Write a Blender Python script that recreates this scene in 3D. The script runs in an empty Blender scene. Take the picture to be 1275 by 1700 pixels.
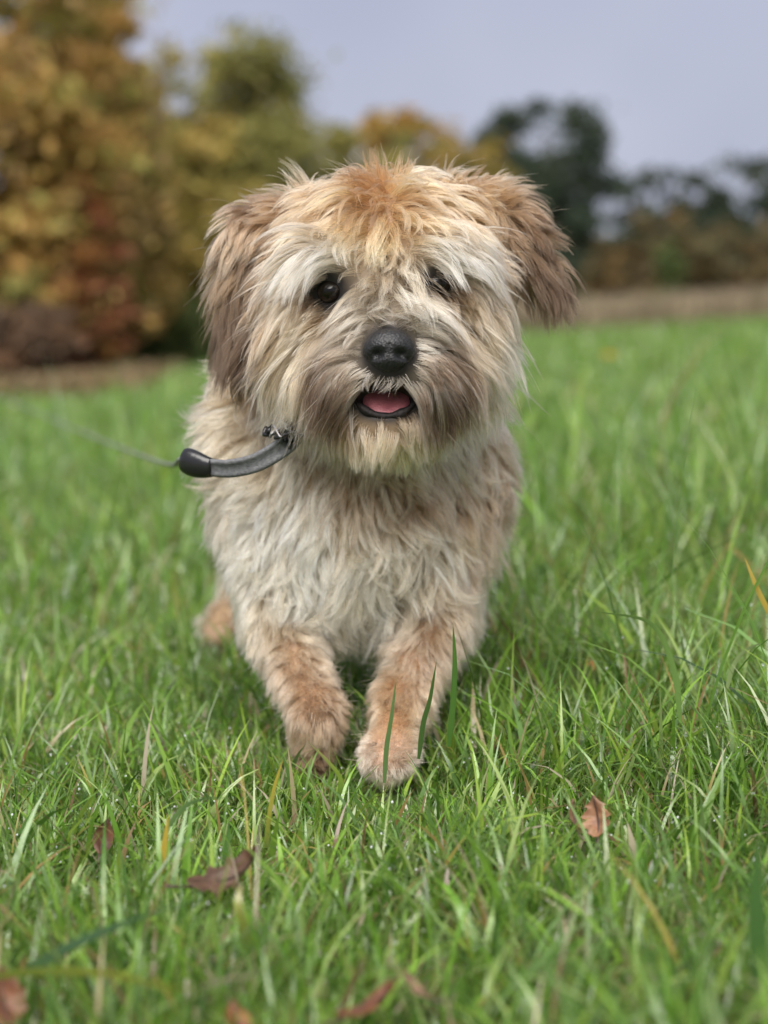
import bpy, math
import numpy as np
from mathutils import Vector
R = math.radians
rng = np.random.default_rng(7)
C = bpy.context.scene.collection
S = bpy.context.scene

# ------------------------------------------------------------------ camera, sky, sun, exposure
F = 2300.0                       # focal length in pixels of the 1275 x 1700 photograph
CAM = np.array([0.0, -1.0, 0.37])
TH = math.atan(360 / F)          # camera looks slightly down
cam = bpy.data.cameras.new('camera'); co = bpy.data.objects.new('camera', cam); C.objects.link(co)
co.location = CAM; co.rotation_euler = (math.pi/2 - TH, 0, 0)
cam.sensor_fit = 'VERTICAL'; cam.sensor_height = 24; cam.lens = 24*F/1700
cam.clip_start = 0.02; cam.clip_end = 2000
cam.dof.use_dof = True; cam.dof.focus_distance = .965; cam.dof.aperture_fstop = 2.2
S.camera = co
W = bpy.data.worlds.new('World'); S.world = W; W.use_nodes = True
nt = W.node_tree; nt.nodes.clear()
SUN_EL, SUN_AZ = R(52), R(192)
sky = nt.nodes.new('ShaderNodeTexSky'); sky.sky_type = 'NISHITA'; sky.sun_disc = False
sky.sun_elevation = SUN_EL; sky.sun_rotation = SUN_AZ; sky.dust_density = 4; sky.air_density = 1
tc = nt.nodes.new('ShaderNodeTexCoord')
nz = nt.nodes.new('ShaderNodeTexNoise'); nz.inputs['Scale'].default_value = 2.6; nz.inputs['Detail'].default_value = 3
rp = nt.nodes.new('ShaderNodeValToRGB')       # a closed layer of pale lavender-grey cloud
rp.color_ramp.elements[0].position = .3; rp.color_ramp.elements[0].color = (1.62, 1.72, 2.25, 1)
rp.color_ramp.elements[1].position = .7; rp.color_ramp.elements[1].color = (2.20, 2.27, 2.72, 1)
mx = nt.nodes.new('ShaderNodeMix'); mx.data_type = 'RGBA'; mx.inputs[0].default_value = .95
bg = nt.nodes.new('ShaderNodeBackground'); bg.inputs['Strength'].default_value = .06
wo = nt.nodes.new('ShaderNodeOutputWorld')
L = nt.links.new
L(tc.outputs['Generated'], nz.inputs['Vector']); L(nz.outputs['Fac'], rp.inputs['Fac'])
L(sky.outputs['Color'], mx.inputs[6]); L(rp.outputs['Color'], mx.inputs[7])
L(mx.outputs[2], bg.inputs['Color']); L(bg.outputs[0], wo.inputs['Surface'])
sl = bpy.data.lights.new('sun', 'SUN'); sl.energy = 1.5; sl.angle = R(52); sl.color = (1, .96, .9)
so = bpy.data.objects.new('sun', sl); C.objects.link(so)
dv = Vector((math.sin(SUN_AZ)*math.cos(SUN_EL), math.cos(SUN_AZ)*math.cos(SUN_EL), math.sin(SUN_EL)))
so.rotation_euler = dv.to_track_quat('Z', 'Y').to_euler(); so.location = (0, 0, 30)
S.view_settings.view_transform = 'Standard'; S.view_settings.look = 'None'
S.view_settings.exposure = 2.12; S.view_settings.gamma = 1; S.view_settings.use_curve_mapping = False
S.render.engine = 'CYCLES'
S.cycles_curves.shape = 'RIBBONS'; S.cycles_curves.subdivisions = 2
S.cycles.max_bounces = 8; S.cycles.transparent_max_bounces = 8

# ------------------------------------------------------------------ helpers
def P(px, py, Y):
    """world point at depth Y that the photograph shows at pixel (px, py)"""
    u = (px - 637.5)/F; v = (850 - py)/F
    r = np.array([u, math.cos(TH) + v*math.sin(TH), -math.sin(TH) + v*math.cos(TH)])
    return CAM + r*((Y + 1)/r[1])
def gz(x, y):
    """height of the ground: a field tilted a little, with a low rise far behind"""
    x = np.asarray(x, float); y = np.asarray(y, float)
    z = .059*np.clip(x, -40, 40) - .026*np.minimum(y, 60)
    t = np.clip((y - 62)/110, 0, 1); z = z + (t*t*(3 - 2*t))*7.5
    return z + .012*np.sin(2.1*x + .7)*np.sin(1.7*y + .4)*np.clip((np.abs(y) - .3)/1.5, 0, 1)
def G(px, py):
    """world point on the ground seen at a pixel"""
    lo, hi = -.6, 200.
    for _ in range(60):
        m = (lo + hi)/2; p = P(px, py, m)
        if p[2] > gz(p[0], p[1]): lo = m
        else: hi = m
    return P(px, py, lo)
def H(px, py, h):
    """point seen at a pixel that lies h above the ground"""
    lo, hi = -.75, 60.
    for _ in range(60):
        m = (lo + hi)/2; p = P(px, py, m)
        if p[2] > gz(p[0], p[1]) + h: lo = m
        else: hi = m
    return P(px, py, lo)
LEAVES = [H(383, 1458, .036), H(172, 1388, .034), H(992, 1356, .028), H(978, 1102, .045), H(950, 1358, .032), H(612, 1672, .030), H(688, 1645, .026), H(5, 1660, .036), H(392, 1696, .030)]
def lin(r, g, b):
    f = lambda c: c/12.92 if c <= .04045 else ((c + .055)/1.055)**2.4
    return np.array([f(r/255), f(g/255), f(b/255)])
def mesh_np(name, v, f, mat=None, parent=None, col=None, smooth=True, per=None):
    """v (n,3), f list of index arrays all of one size per array"""
    me = bpy.data.meshes.new(name)
    fs = f if isinstance(f, list) else [f]
    me.vertices.add(len(v)); me.vertices.foreach_set('co', np.ascontiguousarray(v, np.float32).ravel())
    idx = np.concatenate([a.ravel() for a in fs]).astype(np.int32)
    sz = np.concatenate([np.full(len(a), a.shape[1]) for a in fs])
    st = np.concatenate([[0], np.cumsum(sz)[:-1]]).astype(np.int32)
    me.loops.add(len(idx)); me.loops.foreach_set('vertex_index', idx)
    me.polygons.add(len(sz)); me.polygons.foreach_set('loop_start', st)
    me.update(calc_edges=True); me.validate()
    if smooth: me.polygons.foreach_set('use_smooth', np.ones(len(me.polygons), bool))
    if col is not None:
        a = me.attributes.new('col', 'FLOAT_COLOR', 'POINT')
        c4 = np.ones((len(v), 4), np.float32); c4[:, :3] = col; a.data.foreach_set('color', c4.ravel())
    o = bpy.data.objects.new(name, me); C.objects.link(o)
    if mat: me.materials.append(mat)
    if parent: o.parent = parent
    return o
def empty(name, loc):
    o = bpy.data.objects.new(name, None); C.objects.link(o); o.location = loc; o.empty_display_size = .05; return o
def tag(o, label=None, cat=None, group=None, kind=None):
    if label: o['label'] = label
    if cat: o['category'] = cat
    if group: o['group'] = group
    if kind: o['kind'] = kind
    return o
def mat(name, color=(.5, .5, .5), rough=.6, spec=.5, attr=False, trans=0., noise=None, bump=None, sheen=0, coat=0):
    m = bpy.data.materials.new(name); m.use_nodes = True; n = m.node_tree.nodes; l = m.node_tree.links.new
    b = n['Principled BSDF']; b.inputs['Roughness'].default_value = rough; b.inputs['Specular IOR Level'].default_value = spec
    b.inputs['Base Color'].default_value = (*color, 1); b.inputs['Coat Weight'].default_value = coat
    src = None
    if attr:
        a = n.new('ShaderNodeAttribute'); a.attribute_name = 'col'; src = a.outputs['Color']
    if noise:                                   # noise = (scale, other colour or factor span)
        t = n.new('ShaderNodeTexNoise'); t.inputs['Scale'].default_value = noise[0]; t.inputs['Detail'].default_value = 5
        g = n.new('ShaderNodeTexCoord'); l(g.outputs['Object'], t.inputs['Vector'])
        r_ = n.new('ShaderNodeMapRange'); r_.inputs[1].default_value = .35; r_.inputs[2].default_value = .65; l(t.outputs['Fac'], r_.inputs[0])
        k = n.new('ShaderNodeMix'); k.data_type = 'RGBA'; l(r_.outputs[0], k.inputs[0])
        if src: l(src, k.inputs[6])
        else: k.inputs[6].default_value = (*color, 1)
        k.inputs[7].default_value = (*noise[1], 1)
        if len(noise) > 2:
            q = n.new('ShaderNodeMath'); q.operation = 'MULTIPLY'; q.inputs[1].default_value = noise[2]; l(r_.outputs[0], q.inputs[0]); l(q.outputs[0], k.inputs[0])
        src = k.outputs[2]
    if src: l(src, b.inputs['Base Color'])
    if bump:
        t = n.new('ShaderNodeTexVoronoi' if bump[2] == 'v' else 'ShaderNodeTexNoise'); t.inputs['Scale'].default_value = bump[0]
        g = n.new('ShaderNodeTexCoord'); l(g.outputs['Object'], t.inputs['Vector'])
        bb = n.new('ShaderNodeBump'); bb.inputs['Distance'].default_value = bump[1]; bb.inputs['Strength'].default_value = .8
        l(t.outputs[0], bb.inputs['Height']); l(bb.outputs[0], b.inputs['Normal'])
    if trans:
        tr = n.new('ShaderNodeBsdfTranslucent'); ms = n.new('ShaderNodeMixShader'); ms.inputs[0].default_value = trans
        if src: l(src, tr.inputs['Color'])
        else: tr.inputs['Color'].default_value = (*color, 1)
        l(b.outputs[0], ms.inputs[1]); l(tr.outputs[0], ms.inputs[2]); l(ms.outputs[0], n['Material Output'].inputs['Surface'])
    return m
def norm(a): return a/np.maximum(np.linalg.norm(a, axis=-1, keepdims=True), 1e-9)
def tube(pts, rad, n=10, flat=1.0, up=(0, 0, 1)):
    """tapered tube along points; flat < 1 squeezes it across `up`"""
    pts = np.asarray(pts, float); k = len(pts); rad = np.broadcast_to(np.asarray(rad, float), (k,))
    t = norm(np.gradient(pts, axis=0)); u = np.asarray(up, float)
    s = norm(np.cross(t, u) + 1e-6); w = np.cross(s, t)
    a = np.linspace(0, 2*math.pi, n, endpoint=False)
    ring = pts[:, None] + rad[:, None, None]*(np.cos(a)[None, :, None]*s[:, None] + flat*np.sin(a)[None, :, None]*w[:, None])
    v = ring.reshape(-1, 3)
    i = np.arange(k - 1)[:, None]*n; j = np.arange(n)[None]; j2 = (j + 1) % n
    q = np.stack([i + j, i + j2, i + n + j2, i + n + j], -1).reshape(-1, 4)
    v = np.concatenate([v, pts[:1], pts[-1:]])
    c0 = np.stack([np.full(n, k*n), (np.arange(n) + 1) % n, np.arange(n)], -1)
    b = (k - 1)*n; c1 = np.stack([np.full(n, k*n + 1), b + np.arange(n), b + (np.arange(n) + 1) % n], -1)
    return v, [q, np.concatenate([c0, c1])]
def spline(ctrl, n):
    """Catmull-Rom through control points"""
    c = np.asarray(ctrl, float); c = np.concatenate([[2*c[0] - c[1]], c, [2*c[-1] - c[-2]]])
    t = np.linspace(0, len(c) - 3 - 1e-6, n); i = t.astype(int); f = (t - i)[:, None]
    a, b, d, e = c[i], c[i+1], c[i+2], c[i+3]
    return .5*(2*b + (d - a)*f + (2*a - 5*b + 4*d - e)*f**2 + (3*b - a - 3*d + e)*f**3)
def merge(parts):
    """join (verts, [faces]) lists"""
    V, Q, T, o = [], [], [], 0
    for v, fs in parts:
        V.append(v)
        for f in (fs if isinstance(fs, list) else [fs]): (Q if f.shape[1] == 4 else T).append(f + o)
        o += len(v)
    out = []
    if Q: out.append(np.concatenate(Q))
    if T: out.append(np.concatenate(T))
    return np.concatenate(V), out
def ball(c, r, nu=20, nv=12, rot=None):
    a = np.linspace(0, 2*math.pi, nu, endpoint=False); b = np.linspace(0, math.pi, nv + 1)
    A, B = np.meshgrid(a, b); v = np.stack([np.cos(A)*np.sin(B), np.sin(A)*np.sin(B), np.cos(B)], -1).reshape(-1, 3)
    i = np.arange(nv)[:, None]*nu; j = np.arange(nu)[None]; j2 = (j + 1) % nu
    q = np.stack([i + j, i + nu + j, i + nu + j2, i + j2], -1).reshape(-1, 4)
    v = v*np.asarray(r)
    if rot is not None: v = v @ rot
    return v + np.asarray(c), [q]

# ------------------------------------------------------------------ ground
gx = np.concatenate([np.linspace(-300, -45, 12), np.linspace(-40, -3, 25), np.linspace(-2.5, 2.5, 41), np.linspace(3, 40, 25), np.linspace(45, 300, 12)])
gy = np.concatenate([np.linspace(-60, -4, 8), np.linspace(-3, 6, 61), np.linspace(7, 62, 40), np.linspace(68, 400, 30)])
X, Y = np.meshgrid(gx, gy)
v = np.stack([X, Y, gz(X, Y)], -1).reshape(-1, 3); n_ = len(gx); i = np.arange(len(gy) - 1)[:, None]*n_; j = np.arange(n_ - 1)[None]
q = np.stack([i + j, i + j + 1, i + n_ + j + 1, i + n_ + j], -1).reshape(-1, 4)
m = bpy.data.materials.new('turf'); m.use_nodes = True; n = m.node_tree.nodes; l = m.node_tree.links.new
b = n['Principled BSDF']; b.inputs['Roughness'].default_value = .9
g = n.new('ShaderNodeTexCoord'); t1 = n.new('ShaderNodeTexNoise'); t1.inputs['Scale'].default_value = .9; t1.inputs['Detail'].default_value = 6
t2 = n.new('ShaderNodeTexNoise'); t2.inputs['Scale'].default_value = 60; t2.inputs['Detail'].default_value = 4
l(g.outputs['Object'], t1.inputs['Vector']); l(g.outputs['Object'], t2.inputs['Vector'])
r1 = n.new('ShaderNodeValToRGB'); r1.color_ramp.elements[0].color = (.065, .115, .025, 1); r1.color_ramp.elements[1].color = (.095, .15, .04, 1)
r1.color_ramp.elements[0].position = .35; r1.color_ramp.elements[1].position = .65
r2 = n.new('ShaderNodeValToRGB'); r2.color_ramp.elements[0].color = (.06, .055, .025, 1); r2.color_ramp.elements[1].color = (.15, .135, .06, 1)
l(t1.outputs['Fac'], r1.inputs['Fac']); l(t2.outputs['Fac'], r2.inputs['Fac'])
k = n.new('ShaderNodeMix'); k.data_type = 'RGBA'; k.inputs[0].default_value = .4; l(r1.outputs[0], k.inputs[6]); l(r2.outputs[0], k.inputs[7]); l(k.outputs[2], b.inputs['Base Color'])
tag(mesh_np('ground', v, q, m), kind='structure')

# ------------------------------------------------------------------ trees and shrubs
M_bark = mat('bark', (.07, .055, .042), .9, .2, noise=(9, (.035, .028, .022)), bump=(14, .03, 'n'))
M_leaf = mat('leaf', attr=True, rough=.6, spec=.25, trans=.5)
def leaf_quads(c, size, colr, r_):
    """random folded leaf quads at centres c"""
    n = len(c); d = norm(r_.normal(size=(n, 3))); e = norm(np.cross(d, r_.normal(size=(n, 3))))
    s = size*r_.uniform(.6, 1.3, (n, 1))
    v = np.stack([c - d*s, c + e*s*.55, c + d*s, c - e*s*.55], 1).reshape(-1, 3)
    f = np.arange(n*4).reshape(-1, 4)
    return v, f, np.repeat(colr, 4, 0)
def palette(pal, n, r_, k=None):
    pal = np.asarray(pal); i = r_.integers(0, len(pal), n) if k is None else k
    return pal[i]*r_.uniform(.75, 1.25, (n, 1))
def tree(name, label, cat, px, D, top, hw, pal, base_gap=.12, n=4000, leaf=.08, clumps=60, shape='round', group=None, seed=1, shell=.5, limbs=9, spread=.16):
    """hw and top are in photograph pixels at distance D; turned into metres at once"""
    r_ = np.random.default_rng(seed)
    x = (px - 637.5)/F*D; y = D - 1; z0 = float(gz(x, y)); ztop = P(px, top, y)[2]; h = ztop - z0; w = hw/F*D
    root = tag(empty(name, (x, y, z0)), label, cat, group)
    zb = base_gap*h
    # trunk with limbs
    tp = []; k = 9; wob = np.cumsum(r_.normal(0, .02*h/k, (k, 2)), 0); wob -= wob[0]
    tz = np.linspace(-.1, h*.86, k); pts = np.column_stack([wob, tz]); tr = h*.022*np.linspace(1.3, .25, k)**1.1
    tp.append(tube(pts, tr, 8)); ends = []
    for i in range(limbs):
        t = r_.uniform(.18, .8)*(k - 1); a = r_.uniform(0, 2*math.pi); p0 = pts[int(t)]
        ln = w*r_.uniform(.55, .95)*(1 - .4*t/k); p1 = p0 + np.array([math.cos(a)*ln, math.sin(a)*ln, ln*r_.uniform(.3, .8)])
        pm = (p0 + p1)/2 + r_.normal(0, .05*ln, 3); tp.append(tube(spline([p0, pm, p1], 6), np.linspace(tr[int(t)]*.6, .006*h*.4, 6), 6)); ends += [p1, pm]
    vv, ff = merge(tp); mesh_np('trunk', vv, ff, M_bark, root)
    # crown of clumps
    c = []
    while len(c) < clumps:
        u = r_.uniform(-1, 1, 3)
        if shape == 'cone':
            t = (u[2] + 1)/2; rad = (1 - t)**.6*(.6 + .4*min(1, t*5))
        elif shape == 'column':
            t = (u[2] + 1)/2; rad = (1 - abs(2*t - .8)**2.5*.7)
            if t > .85: rad *= (1 - t)/.15
        else: rad = math.sqrt(max(0, 1 - u[2]**2))
        q = math.hypot(u[0], u[1])
        if q > rad or (q < rad*shell and r_.uniform() < .55): continue
        c.append([u[0]*w, u[1]*w, zb + (u[2] + 1)/2*(h - zb)])
    c = np.array(c); ends = np.array(ends); ends = ends[(ends[:, 2] > zb)]
    if len(ends) and shape == 'round': c = np.concatenate([c, ends])
    ck = r_.integers(0, len(pal), len(c)); cs = r_.uniform(.5, 1.3, len(c)); tint = r_.uniform(.82, 1.18, (len(c), 1))
    n = int(n*1.9); leaf *= 1.15; ci = r_.integers(0, len(c), n)
    pos = c[ci] + r_.normal(size=(n, 3))*np.array([1, 1, .75])*(spread*w*cs[ci])[:, None]
    pos[:, 2] = np.maximum(pos[:, 2], .05)
    kk = np.where(r_.uniform(size=n) < .7, ck[ci], r_.integers(0, len(pal), n))
    col = palette(pal, n, r_, kk)*tint[ci]
    v, f, cc = leaf_quads(pos, leaf, col*3.0, r_)
    mesh_np('crown', v, f, M_leaf, root, cc, smooth=False)
    return root
OCHRE = [(.165, .112, .036), (.145, .105, .034), (.185, .115, .038), (.115, .105, .03), (.135, .092, .04)]
OLIVE = [(.11, .105, .032), (.095, .09, .03), (.13, .11, .034), (.078, .078, .028)]
GOLD = [(.145, .115, .03), (.12, .10, .03), (.10, .09, .028), (.165, .118, .034)]
BROWN = [(.13, .085, .025), (.10, .08, .022), (.085, .075, .02), (.15, .09, .022)]
RED = [(.11, .045, .022), (.09, .042, .02), (.13, .065, .022)]
MAROON = [(.07, .045, .028), (.055, .038, .026), (.085, .05, .028)]
DARK = [(.016, .024, .015), (.022, .029, .018), (.028, .034, .02)]
GREEN = [(.045, .06, .02), (.06, .07, .022), (.035, .05, .018)]
RUST = [(.085, .055, .022), (.07, .05, .024), (.055, .045, .022), (.05, .046, .022)]
gl = 'autumn trees along the left edge of the field'
tree('autumn_tree', 'tall ochre and orange autumn tree at the far left edge, reaching above the frame', 'tree', 40, 16, -190, 200, OCHRE, .05, 9000, .075, 110, 'round', gl, 11)
tree('autumn_tree', 'orange brown autumn tree just right of the tall ochre one, sky beside its top', 'tree', 155, 18, -130, 125, OCHRE, .05, 6000, .075, 80, 'column', gl, 12)
tree('autumn_tree', 'thin half-bare tree with sky showing through, between the orange tree and the pointed olive one', 'tree', 275, 22, -20, 100, GOLD, .08, 2200, .07, 40, 'cone', gl, 13)
tree('autumn_tree', 'pointed olive green tree standing tallest against the sky left of the dog', 'tree', 420, 24, -10, 150, OLIVE, .04, 9500, .08, 130, 'cone', gl, 14)
tree('autumn_tree', 'spindly bare-topped tree close beside the orange brown one', 'tree', 225, 20, 60, 62, OLIVE, .06, 1900, .06, 46, 'cone', gl, 26)
tree('autumn_tree', 'spindly tree leaning its thin top against the left side of the pointed olive one', 'tree', 325, 23, 70, 75, OLIVE, .06, 2600, .06, 54, 'cone', gl, 27)
tree('autumn_tree', 'low yellow olive tree filling the gap in front of the half-bare tree', 'tree', 245, 20, 180, 140, GOLD, .02, 7000, .075, 70, 'round', gl, 15)
tree('autumn_tree', 'short olive tree directly left of the dog ear', 'tree', 350, 23, 205, 120, GOLD, .02, 7000, .08, 60, 'round', gl, 16)
tree('autumn_tree', 'olive tree behind the dog head with its rounded top left of the crown', 'tree', 500, 27, 180, 110, OLIVE, .02, 6000, .09, 60, 'round', gl, 17)
tree('autumn_tree', 'brown olive tree with a small spire above the dog crown', 'tree', 640, 34, 135, 75, OLIVE, .02, 3500, .09, 45, 'cone', gl, 18)
tree('autumn_tree', 'low brown tree between the dog crown and the large dark domed tree', 'tree', 765, 40, 215, 85, BROWN, .02, 4500, .1, 50, 'round', gl, 28)
tree('autumn_tree', 'broad brown tree peeping over the left half of the dog crown', 'tree', 580, 35, 175, 115, BROWN, .02, 5500, .1, 60, 'round', gl, 19)
tree('autumn_tree', 'broad brown tree peeping over the right half of the dog crown', 'tree', 700, 36, 175, 115, BROWN, .02, 5500, .1, 60, 'round', gl, 20)
tree('red_shrub', 'russet red bush in front of the ochre trees at the left', 'bush', 150, 15.5, 250, 62, RED, .02, 2600, .06, 40, 'column', None, 21)
tree('dark_shrub', 'dark maroon shrub at the foot of the tall ochre tree', 'bush', 55, 14.5, 500, 72, MAROON, .0, 3000, .05, 40, 'round', None, 22)
tree('green_shrub', 'dark green shrub at the foot of the short olive tree', 'bush', 285, 19, 470, 62, GREEN, .0, 2500, .06, 40, 'round', None, 23)
tree('green_shrub', 'green bush growing behind the maroon shrub under the ochre tree', 'bush', 20, 15.2, 380, 70, OLIVE, .0, 2200, .06, 35, 'round', None, 24)
gr = 'dark trees beyond the right end of the field'
tree('oak_tree', 'large dark green tree with a domed open crown right of the dog head', 'tree', 895, 55, 165, 130, DARK, .13, 4400, .17, 70, 'round', gr, 31, .6, 14, .13)
tree('oak_tree', 'smaller dark tree half hidden behind the right side of the dog head', 'tree', 800, 60, 205, 62, DARK, .1, 2500, .17, 40, 'round', gr, 32, .5, 9, .15)
for px, top, hw, sd, lb in ((1065, 262, 62, 33, 'first dark tree right of the large domed one, beyond the field'), (1150, 285, 60, 34, 'low dark tree in the middle of the row beyond the right of the field'),
                            (1225, 248, 72, 35, 'tallest dark tree of the row near the right edge of the picture'), (1310, 270, 70, 36, 'dark tree cut off by the right edge of the picture')):
    tree('oak_tree', lb, 'tree', px, 62 + sd % 3, top, hw, DARK, .16, 1900, .17, 40, 'round', gr, sd, .5, 9, .14)
gs = 'shrubs in the rough beyond the right end of the field'
for px, top, hw, D, pal, sd, lb in ((1085, 325, 50, 50, RUST, 41, 'rusty orange bush right of the large dark tree trunk'), (1190, 360, 62, 51, RUST, 42, 'broad tan and orange bush below the dark row at the right'),
                                    (1275, 375, 50, 50, RUST, 43, 'orange bush at the right edge of the picture'), (1105, 400, 24, 47, GREEN, 44, 'small dark green bush standing in the pale dry grass'),
                                    (1010, 390, 45, 51, RUST, 45, 'brown bush at the foot of the large dark tree'), (935, 400, 48, 52, DARK, 46, 'dark bush under the large domed tree beside the dog ear'),
                                    (850, 420, 50, 52, RUST, 47, 'brown bush hidden partly by the dog ear at the right')):
    tree('shrub', lb, 'bush', px, D, top, hw, pal, 0, 1600, .12, 30, 'round', gs, sd)

# ------------------------------------------------------------------ dry grass strip beyond the field and fallen litter under the left trees
M_dry = mat('dry_grass', attr=True, rough=.8, spec=.2, trans=.3)
def blades(x, y, z, h, w, lean, az, col, seg, curl=1.0, twist=None):
    """numpy grass: each blade is a tapering strip that bends over"""
    n = len(x); t = np.linspace(0, 1, seg + 1)
    dx, dy = np.cos(az), np.sin(az)
    ang = lean[:, None]*(.35 + curl*t[None]**1.3)                   # angle from vertical along the blade
    ds = (h/seg)[:, None]
    hor = np.concatenate([np.zeros((n, 1)), np.cumsum(np.sin(ang[:, :-1])*ds, 1)], 1)
    ver = np.concatenate([np.zeros((n, 1)), np.cumsum(np.cos(ang[:, :-1])*ds, 1)], 1)
    cx = x[:, None] + dx[:, None]*hor; cy = y[:, None] + dy[:, None]*hor; cz = z[:, None] + ver
    tw = az + math.pi/2 if twist is None else twist
    prof = (1 - t**2.2)*(.75 + .6*t*(1 - t)*2); ww = (w[:, None]*prof[None])*.5
    sx, sy = np.cos(tw)[:, None]*ww, np.sin(tw)[:, None]*ww
    l_ = np.stack([cx - sx, cy - sy, cz], -1); r_ = np.stack([cx + sx, cy + sy, cz], -1)
    v = np.concatenate([np.stack([l_[:, :-1], r_[:, :-1]], 2).reshape(n, -1, 3), np.stack([cx, cy, cz], -1)[:, -1:]], 1)
    nv = 2*seg + 1; o = (np.arange(n)*nv)[:, None]
    qs = [np.concatenate([o + 2*s, o + 2*s + 1, o + 2*s + 3, o + 2*s + 2], 1) for s in range(seg - 1)]
    f = [np.concatenate(qs)] if qs else []
    f.append(np.concatenate([o + 2*(seg - 1), o + 2*(seg - 1) + 1, o + 2*seg], 1))
    return v.reshape(-1, 3), f, np.repeat(col, nv, 0)
n = 26000; x = rng.uniform(2, 22, n); y = rng.uniform(42, 56, n)
cl = palette([(.40, .32, .22), (.33, .26, .18), (.26, .21, .145), (.24, .21, .12)], n, rng)
v, f, c = blades(x, y, gz(x, y), rng.uniform(.5, 1.35, n), rng.uniform(.03, .07, n), rng.uniform(.1, .8, n), rng.uniform(0, 6.28, n), cl, 3)
tag(mesh_np('dry_grass', v, f, M_dry, None, c), 'pale tan strip of tall dry grass beyond the green field at the right', 'dry grass', kind='stuff')
n = 60000; y = rng.uniform(8, 25, n); x = rng.uniform(-7, -1.5, n); k_ = x < -.6 - .105*(y + 1) - .5*rng.random(n); x, y = x[k_], y[k_]; n = len(x)
v, f, c = leaf_quads(np.column_stack([x, y, gz(x, y) + rng.uniform(.02, .13, n)]), .05, palette([(.30, .20, .10), (.24, .16, .09), (.34, .25, .15), (.20, .17, .08)], n, rng), rng)
tag(mesh_np('leaf_litter', v, f, M_leaf, None, c, smooth=False), 'brown strip of fallen leaf litter under the left row of trees', 'leaf litter', kind='stuff')

# ------------------------------------------------------------------ the dog: one smooth body, then its coat
def el(c, r, rot=None): return ('e', np.asarray(c, float), np.asarray(r, float), rot)
def rc(a, b, ra, rb): return ('c', np.asarray(a, float), np.asarray(b, float), ra, rb)
def axes(d, nrm):
    d = norm(np.asarray(d, float)); nn = np.asarray(nrm, float); nn = norm(nn - d*(nn @ d)); return np.stack([np.cross(nn, d), nn, d])  # rows: width, thickness, length
PR = {}
def prim(name, sh, length, flow, lift, grav, curl, colr, layer=.012): PR[name] = dict(sh=sh, L=length, f=flow, lift=lift, g=grav, curl=curl, c=np.asarray(colr), lay=layer)
CREAM = lin(193, 164, 132); TAN = lin(181, 148, 119); PALE = lin(212, 198, 178); ORANGE = lin(178, 122, 84); EARC = lin(108, 88, 66); LEG = lin(188, 150, 118); GREY = lin(174, 159, 141); CHEST = lin(230, 200, 164)
prim('skull', el(P(640, 436, .055), (.066, .066, .056)), .048, (1., -.12, -.25), .34, .14, .35, TAN, .016)
prim('brow_l', el(P(568, 440, .0), (.026, .018, .017)), .040, (1., -.2, -.1), .40, .15, .3, lin(196, 174, 148), .008)
prim('brow_r', el(P(708, 433, .0), (.026, .018, .017)), .040, (1., -.2, -.1), .40, .15, .3, lin(196, 174, 148), .008)
prim('cheek_l', el(P(550, 560, .03), (.038, .045, .052)), .053, (.6, -.05, -.8), .2, .13, .3, CREAM, .016)
prim('cheek_r', el(P(728, 552, .03), (.036, .045, .050)), .052, (.75, -.05, -.7), .22, .12, .3, CREAM, .016)
prim('muzzle', rc(P(642, 525, -.002), P(645, 598, -.036), .030, .0235), .052, (1., .1, -.2), .34, .13, .25, GREY, .012)
prim('flew_l', el(P(598, 622, -.020), (.021, .026, .022)), .054, (.55, .0, -1), .22, .18, .25, GREY, .008)
prim('flew_r', el(P(692, 622, -.020), (.021, .026, .022)), .054, (.55, .0, -1), .22, .18, .25, GREY, .008)
prim('jaw', el(P(641, 702, -.012), (.030, .030, .018)), .026, (.15, .15, -1), .3, .2, .5, CREAM, .006)
prim('neck', rc(P(640, 560, .09), P(605, 790, .14), .060, .074), .046, (.35, 0, -1), .35, .2, .9, CREAM, .016)
prim('chest', el(P(592, 866, .15), (.086, .095, .078)), .050, (.28, -.1, -1), .36, .17, 1.3, CHEST, .018)
prim('trunk', rc(P(600, 830, .2), (-.02, .43, .20), .092, .088), .042, (.15, .7, -.8), .35, .15, 1.1, CREAM, .012)
prim('rump', el((-.02, .46, .185), (.085, .085, .09)), .045, (.1, .7, -.8), .4, .15, 1.1, CREAM, .014)
prim('shoulder_l', el(P(458, 735, .17), (.052, .06, .07)), .042, (-.5, .2, -.55), .45, .1, 1.3, CREAM, .014)
prim('shoulder_r', el(P(738, 775, .17), (.044, .055, .066)), .042, (.4, .1, -.9), .35, .14, 1.2, TAN, .014)
prim('tail', rc((-.02, .52, .25), (-.01, .60, .33), .022, .012), .06, (0, .8, -.3), .5, .2, .5, CREAM)
prim('arm_r', rc(P(728, 885, .14), P(722, 1030, .095), .038, .022), .029, (.35, .25, -1), .26, .15, .4, TAN, .008)
prim('fore_r', rc(P(722, 1030, .095), P(668, 1160, .03), .022, .0130), .025, (.3, .2, -1), .24, .13, .35, LEG, .003)
prim('past_r', rc(P(668, 1160, .03), P(650, 1236, -.002), .0130, .0120), .014, (.2, .1, -1), .2, .1, .3, LEG, .002)
prim('paw_r', el(P(646, 1256, -.014), (.0185, .026, .0135)), .008, (.1, -.5, -.8), .18, .1, .3, lin(196, 166, 144), .001)
prim('arm_l', rc(P(452, 885, .14), P(468, 1045, .085), .036, .019), .027, (-.2, .2, -1), .26, .15, .4, TAN, .008)
prim('fore_l', rc(P(468, 1045, .085), P(526, 1180, .02), .020, .0135), .022, (.1, .1, -1), .24, .12, .35, lin(176, 146, 120), .003)
prim('past_l', rc(P(526, 1180, .02), P(522, 1264, .030), .0140, .0130), .010, (0, .1, -1), .15, .12, .3, lin(150, 116, 88), .002)
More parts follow.
